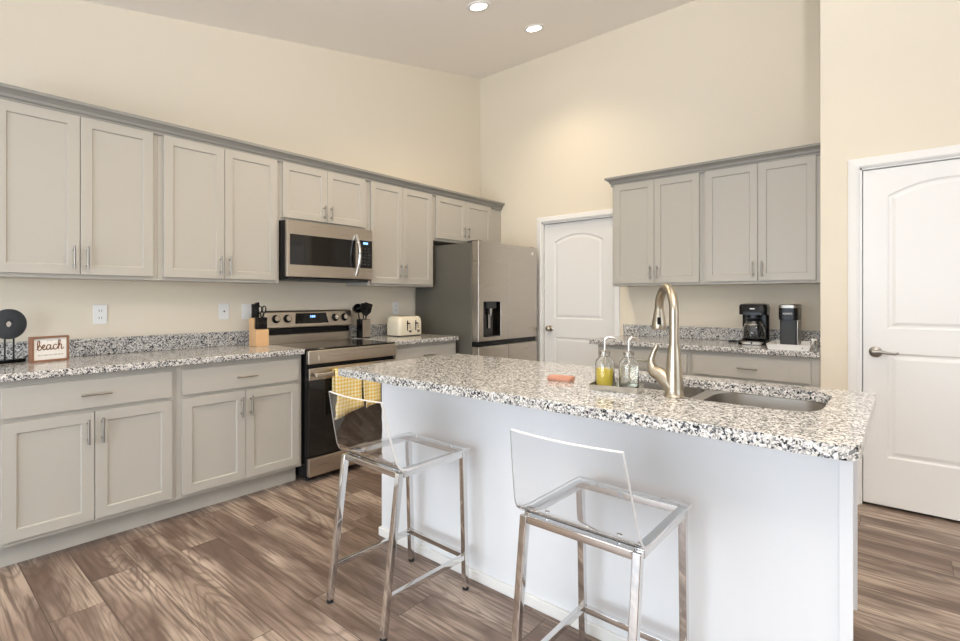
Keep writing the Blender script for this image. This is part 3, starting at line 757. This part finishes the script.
sg = MB().loft([[(x, y, z) for x, y in rrect(-.052 + i_, .052 - i_, -.030 + i_, .030 - i_, .01, 4)] for i_, z in ((.002, 0), (0, .003), (0, .015), (.002, .018))]).build('sponge', 'pink', None, smooth=True)
sg.location = (2.665, -2.650, .9145); sg.rotation_euler = (0, 0, R(10)); tag(sg, 'flat coral pink sponge lying on the granite island top', 'sponge')

# ------------------------------------------------------------------ things on the long counter
def Z(): return .9145
# ring sculpture
rs = thing('ring_sculpture', 'dark slate ring sculpture on a black rod stand at the counter end', 'sculpture', (.12, -4.034, Z()), R(113))
MB().box(-.085, .060, -.03, .03, 0, .018).build('base', 'black', rs, bevel=.002)
for x in (-.018, .022): MB().tube([(x, 0, .012), (x, 0, .135)], .004, 10).build('rod', 'black', rs, smooth=True)
loops = []
for k in range(40):
    a = 2 * math.pi * k / 40
    cs_ = []
    for r_, y_ in ((.016, -.008), (.020, -.014), (.070, -.014), (.080, -.006), (.080, .006), (.070, .014), (.020, .014), (.016, .008)):
        cs_.append((r_ * math.cos(a), y_, .205 + r_ * math.sin(a)))
    loops.append(cs_)
loops.append(loops[0])
MB().loft(loops, cap0=False, cap1=False).build('ring', 'slate', rs, smooth=True)
# sign
sn = thing('beach_sign', 'small brown framed white sign reading beach beside the ring sculpture', 'sign', (.190, -3.880, Z()), R(106))
# front faces local -y; frame .18 wide, .135 tall
SW, SH = .172, .136
MB().box(-SW / 2, -SW / 2 + .010, -.018, .018, 0, SH).box(SW / 2 - .010, SW / 2, -.018, .018, 0, SH).box(-SW / 2 + .010, SW / 2 - .010, -.018, .018, 0, .010).box(-SW / 2 + .010, SW / 2 - .010, -.018, .018, SH - .010, SH).build('frame', 'signwood', sn, bevel=.001)
bd = MB().box(-SW / 2 + .010, SW / 2 - .010, -.010, .010, .010, SH - .010).build('sign_board', 'paper', sn)
def catmull(P_, n=5):
    out = []
    P_ = [P_[0]] + P_ + [P_[-1]]
    for i in range(1, len(P_) - 2):
        p0, p1, p2, p3 = P_[i - 1:i + 3]
        for k in range(n):
            t = k / n
            out.append(tuple(.5 * ((2 * p1[c]) + (-p0[c] + p2[c]) * t + (2 * p0[c] - 5 * p1[c] + 4 * p2[c] - p3[c]) * t * t + (-p0[c] + 3 * p1[c] - 3 * p2[c] + p3[c]) * t ** 3) for c in (0, 1)))
    out.append(P_[-2]); return out
def stroke(mb, pts, wd, ox, oz, sc_, y=-.0104):
    pp = catmull(pts)
    path_ = [(ox + a * sc_, y, oz + b * sc_) for a, b in pp]
    mb.tube(path_, wd, 6)
b_ = [(0, .1), (.25, .5), (.45, 1.3), (.35, 1.75), (.15, 1.5), (.12, .6), (.2, .1), (.5, .0), (.75, .3), (.65, .7), (.35, .75), (.2, .45)]
e_ = [(.7, .35), (.95, .4), (1.25, .75), (1.1, .95), (.92, .7), (.95, .2), (1.2, .0), (1.5, .25)]
a_ = [(2.15, .8), (1.85, .95), (1.55, .6), (1.6, .1), (1.9, .05), (2.15, .5), (2.2, .9), (2.15, .3), (2.3, .0), (2.55, .25)]
c_ = [(3.15, .8), (2.9, .95), (2.62, .6), (2.68, .12), (2.95, .0), (3.25, .2)]
h_ = [(3.2, .2), (3.5, .7), (3.75, 1.5), (3.6, 1.8), (3.45, 1.4), (3.42, .0), (3.5, .5), (3.75, .9), (3.95, .8), (3.92, .2), (4.05, .0), (4.35, .25)]
mb = MB()
for st_ in (b_, e_, a_, c_, h_): stroke(mb, st_, .0025, -.061, .064, .0285)
mb.build('lettering_beach', 'ink', bd)
mb = MB()
for x0, x1, z in ((-.016, -.010, .112), (-.007, .001, .112), (.004, .010, .112)):
    mb.box(x0, x1, -.0106, -.0099, z - .002, z + .002)
mb.build('small_lettering', 'paleink', bd)
mb = MB(); x = -.056
for wd in (.012, .006, .018, .010, .006, .016, .012, .008): mb.box(x, x + wd, -.0106, -.0099, .032, .038); x += wd + .004
mb.build('small_lettering', 'paleink', bd)

# knife block and knives
KY = -2.7165
kb = thing('knife_block', 'light wood knife block next to the range', 'knife block', (.145, KY, Z()), LR)
MB().prismx([(0.0, 0), (-.105, 0), (-.105, .118), (-.062, .124), (-.058, .200), (0, .204)], -.0475, .0475).build('block', 'blockwood', kb, bevel=.002)
def knife(label, x, y, z0, L, w_, lean=.06, name='kitchen_knife', grp='black handled knives in the wooden block'):
    t = thing(name, label, 'knife', (.145 - y, KY + x, Z() + z0), LR, grp)
    m4 = Matrix.Rotation(lean, 4, 'X')
    MB().loft([[(sx * w_ * .5 * k, sy * .010 * k, zz) for sx, sy in ((-1, -1), (1, -1), (1, 1), (-1, 1))] for k, zz in ((.85, .002), (1, .012), (.85, L * .55), (1.05, L - .008), (.8, L))]).xform(m4).build('handle', 'black', t, bevel=.002)
    MB().box(-w_ * .4, w_ * .4, -.006, .006, -.001, .004).xform(m4).build('bolster', 'pull', t)
    return t
row = 0
for i in range(5):
    knife('black steak knife handle in the lower front row of the block', -.036 + i * .018, -.083, .1215, .085, .012, .03, 'steak_knife', 'steak knives in the front row of the block')
for i, (xx, LL, ww) in enumerate(((-.034, .100, .018), (-.012, .108, .018))):
    knife(['black handled knife in the tall back row, next to the wall plate', 'black handled knife in the tall back row beside the scissors'][i], xx, -.030, .2025, LL, ww, .05)
knife('black honing steel handle behind the scissors', .010, -.015, .2025, .112, .014, .03, 'honing_steel')
sc = thing('kitchen_scissors', 'black kitchen scissors stuck in the wooden block, loops up', 'scissors', (.145 + .036, KY + .030, Z() + .203), LR)
def loop_path(cx, cz, rx, rz_, n=16): return [(cx + rx * math.cos(2 * math.pi * k / n), 0, cz + rz_ * math.sin(2 * math.pi * k / n)) for k in range(n + 1)]
for cx in (-.014, .016): MB().tube(loop_path(cx, .058, .013, .026), .0045, 8).tube([(cx, 0, .033), (cx * .3, 0, .0)], .005, 8).build('finger_loop', 'black', sc, smooth=True)

# utensil crock
ck = thing('utensil_crock', 'square steel utensil holder with sides painted dark for shade beside the range', 'utensil holder', (.105, -1.7625, Z()), LR)
mb = MB(); c = .0425
mb.loft([[(x, y - .044, z) for x, y in rrect(-c, c, -c, c, .004, 2)] for z in (0, .162)] + [[(x, y - .044, z) for x, y in rrect(-c + .003, c - .003, -c + .003, c - .003, .003, 2)] for z in (.162, .005)])
mb.build('container', 'black', ck)  # steel sides too, coloured black to paint in their shade
MB().box(-c + .003, c - .001, -.0885, -.0868, .008, .160).build('steel_face', 'steel', ck)
def utensil(nm, label, x, y, lx, ly, L, head):
    t = thing(nm, label, 'utensil', (.105 - y + 0, -1.7625 + x, Z() + .10), LR, 'black utensils in the square holder')
    tip = Vector((lx, ly, L))
    MB().tube([(0, 0, -.06), tuple(tip * .62)], [.005, .006], 8).build('handle', 'black', t, smooth=True)
    a = math.atan2(lx, L); m4 = Matrix.Translation(tip * .84) @ Matrix.Rotation(a, 4, 'Y') @ Matrix.Rotation(-math.atan2(ly, L), 4, 'X') @ Matrix.Diagonal((1.35, 1.35, 1.15, 1))
    mb = MB()
    if head == 'ladle':
        mb.lathe([(.001, -.034), (.02, -.028), (.032, -.012), (.036, .008), (.033, .008), (.029, -.010), (.018, -.023), (.001, -.028)], seg=20).xform(m4 @ Matrix.Rotation(R(70), 4, 'X'))
    elif head == 'turner':
        mb.loft([[(x_ * k, y_, z) for x_, y_ in ((-.03, -.002), (.03, -.002), (.03, .002), (-.03, .002))] for k, z in ((.4, -.045), (1, -.02), (1.05, .045))]).xform(m4)
    else:
        mb.loft([[(x_ * k, y_ * k, z) for x_, y_ in rrect(-.026, .026, -.005, .005, .004, 2)] for k, z in ((.3, -.045), (.8, -.025), (1, .0), (.85, .025), (.4, .038))]).xform(m4)
    mb.build('head', 'black', t, smooth=True)
    return t
utensil('ladle', 'black ladle leaning towards the range in the square holder', -.018, -.035, -.050, -.010, .185, 'ladle')
utensil('serving_spoon', 'black serving spoon beside the ladle in the square holder', -.006, -.060, -.026, -.02, .190, 'spoon')
utensil('slotted_turner', 'black turner leaning away from the ladle in the square holder', .014, -.030, .050, .0, .180, 'turner')
utensil('cooking_spoon', 'black cooking spoon in the middle of the square holder', .006, -.050, .022, -.01, .165, 'spoon')

# toaster
to = thing('toaster', 'cream coloured four slice toaster on the counter beside the refrigerator', 'toaster', (.215, -1.35, Z()), LR)
def rr3(hw_, hd_, z, r): return [(x, y, z) for x, y in rrect(-hw_, hw_, -hd_, hd_, r, 5)]
MB().loft([rr3(.140, .092, .008, .03), rr3(.143, .096, .02, .032), rr3(.142, .095, .12, .032), rr3(.138, .090, .158, .032), rr3(.128, .078, .176, .03), rr3(.115, .062, .181, .025)]).build('shell', 'cream', to, smooth=True)
MB().loft([rr3(.133, .086, 0, .03), rr3(.136, .089, .010, .03)]).build('base', 'darkgrey', to)
for x in (-.075, -.030, .030, .075): MB().box(x - .012, x + .012, -.055, .055, .1795, .1822).build('bread_slot', 'black', to)
for x in (-.045, .055):
    MB().box(x - .005, x + .005, -.0965, -.0925, .050, .142).build('lever_slot', 'black', to)
    MB().box(x - .014, x + .014, -.112, -.095, .112, .122).build('lever', 'black', to, bevel=.003)
    MB().lathe([(.001, 0), (.013, 0), (.011, .012), (.001, .012)], seg=16).xform(Matrix.Translation((x + .028, -.095, .045)) @ Matrix.Rotation(R(90), 4, 'X')).build('dial', 'pull', to, smooth=True)
    for z in (.075, .092, .109): MB().box(x + .023, x + .033, -.0965, -.0925, z - .004, z + .004).build('button', 'black', to)

# ------------------------------------------------------------------ coffee corner
cm = thing('coffee_maker', 'black drip coffee maker with glass carafe in the niche', 'coffee maker', (2.893, -.225, Z()), R(3))
MB().loft([[(x, y, z) for x, y in rrect(-.095, .095, -.125, .10, .035, 5)] for z in (0, .012)] + [[(x, y, z) for x, y in rrect(-.090, .090, -.12, .10, .035, 5)] for z in (.026, .030)]).build('base', 'black', cm, smooth=True)
MB().loft([[(x, y, z) for x, y in rrect(-.092, .092, -.128, -.02, .045, 5)] for z in (.004, .020)] + [[(x, y, .029) for x, y in rrect(-.085, .085, -.115, -.02, .04, 5)]]).build('front_hotplate', 'coffeebase', cm, smooth=True)
MB().lathe([(.001, 0), (.008, 0), (.007, .004), (.001, .004)], seg=14).xform(Matrix.Translation((0, -.1265, .015)) @ Matrix.Rotation(R(90), 4, 'X')).build('power_button', 'black', cm)
MB().loft([[(x, y, z) for x, y in rrect(-.090, .090, .035, .10, .02, 4)] for z in (.028, .25)]).build('water_tank', 'black', cm, smooth=True)
MB().loft([[(x, y, z) for x, y in rrect(-.094, .094, -.095, .102, .035, 5)] for z in (.222, .282)] + [[(x, y, .298) for x, y in rrect(-.088, .088, -.085, .10, .035, 5)], [(x, y, .304) for x, y in rrect(-.06, .06, -.05, .08, .03, 5)]]).build('brew_head', 'black', cm, smooth=True)
MB().loft([[(x, y, z) for x, y in rrect(-.045, .045, -.07, .03, .03, 5)] for z in (.196, .222)]).build('filter_basket', 'black', cm, smooth=True)
MB().box(-.016, .016, -.0975, -.094, .262, .270).build('badge', 'plate', cm)
cf = MB().lathe([(.055, .031), (.073, .042), (.079, .080), (.073, .122), (.055, .152), (.050, .172), (.048, .172), (.053, .151), (.071, .121), (.0765, .080), (.071, .044), (.001, .034)], (0, -.035, 0), 28).build('carafe', 'glass', cm, smooth=True)
MB().lathe([(.001, .172), (.050, .172), (.052, .178), (.044, .189), (.001, .191)], (0, -.035, 0), 24).build('lid', 'black', cf, smooth=True)
MB().tube([(.03, -.075, .158), (.05, -.105, .150), (.058, -.118, .11), (.052, -.105, .07), (.046, -.09, .062)], .008, 8).build('handle', 'black', cf, smooth=True)
MB().lathe([(.0605, .145), (.0625, .145), (.0590, .153), (.0570, .153)], (0, -.035, 0), 24, cap0=False, cap1=False).build('band', 'pull', cf)

km = thing('pod_coffee_maker', 'slim dark grey single cup pod coffee maker standing on the white tray', 'coffee maker', (3.135, -.300, Z() + .0125), 0)
MB().loft([[(x, y, z) for x, y in rrect(-.052, .052, -.075, .11, .012, 4)] for z in (0, .245)]).build('column', 'darkgrey', km, smooth=True)
MB().loft([[(x, y, z) for x, y in rrect(-.058, .058, -.095, .112, .025, 5)] for z in (.180, .262)]).build('brew_head', 'black', km, smooth=True)
MB().loft([[(x, y, z) for x, y in rrect(-.058, .058, -.096, .112, .025, 5)] for z in (.2625, .282)] + [[(x, y, .288) for x, y in rrect(-.052, .052, -.09, .108, .025, 5)]]).build('top_lid', 'pull', km, smooth=True)
MB().box(.0535, .057, -.07, .10, .005, .178).build('side_trim', 'pull', km)
cu = bpy.data.curves.new('txt', 'FONT'); cu.body = 'KEURIG'; cu.size = .017; cu.extrude = .0006; cu.align_x = 'CENTER'
to_ = bpy.data.objects.new('txt', cu); C.objects.link(to_)
bpy.context.view_layer.update()
me = bpy.data.meshes.new_from_object(to_.evaluated_get(bpy.context.evaluated_depsgraph_get()))
bpy.data.objects.remove(to_)
lt = bpy.data.objects.new('brand_lettering', me); C.objects.link(lt); me.materials.clear(); me.materials.append(M['plate'])
me.transform(Matrix.Translation((0, -.0955, .218)) @ Matrix.Rotation(R(90), 4, 'X')); lt.parent = km
wt = thing('serving_tray', 'white rectangular tray under the pod coffee maker', 'tray', (3.165, -.420, Z()), R(2))
def trr(hw_, hd_, z): return [(x, y, z) for x, y in rrect(-hw_, hw_, -hd_, hd_, .012, 3)]
MB().loft([trr(.118, .20, 0), trr(.128, .21, .038), trr(.124, .206, .038), trr(.115, .197, .011)]).build('tray_body', 'whiteglaze', wt)
MB().lathe([(.001, 0), (.004, 0), (.001, .001)], seg=8).xform(Matrix.Translation((.08, -.207, .018)) @ Matrix.Rotation(R(90), 4, 'X')).build('screw_dot', 'slot', wt)
gj = thing('glass_jar', 'small clear glass jar at the niche corner of the coffee counter', 'jar', (3.312, -.585, Z()))
MB().lathe([(.018, 0), (.020, .004), (.020, .055), (.016, .062), (.016, .070), (.0145, .070), (.0145, .061), (.018, .053), (.018, .006), (.001, .004)], seg=20).build('jar_body', 'glass', gj, smooth=True)
MB().lathe([(.001, .0705), (.017, .0705), (.017, .080), (.001, .080)], seg=20).build('lid', 'whiteglaze', gj, smooth=True)
pc = thing('power_cord', 'black power cord and plug lying behind the drip coffee maker', 'cord', (2.75, -.15, Z()))
MB().tube([(.0, 0, .006), (.03, .03, .006), (.08, .045, .006), (.16, .06, .007), (.24, .09, .006), (.30, .07, .006), (.36, .02, .006)], .0045, 8).build('cable', 'black', pc, smooth=True)
MB().box(-.055, .005, -.010, .010, .0, .016).build('plug', 'black', pc, bevel=.003)
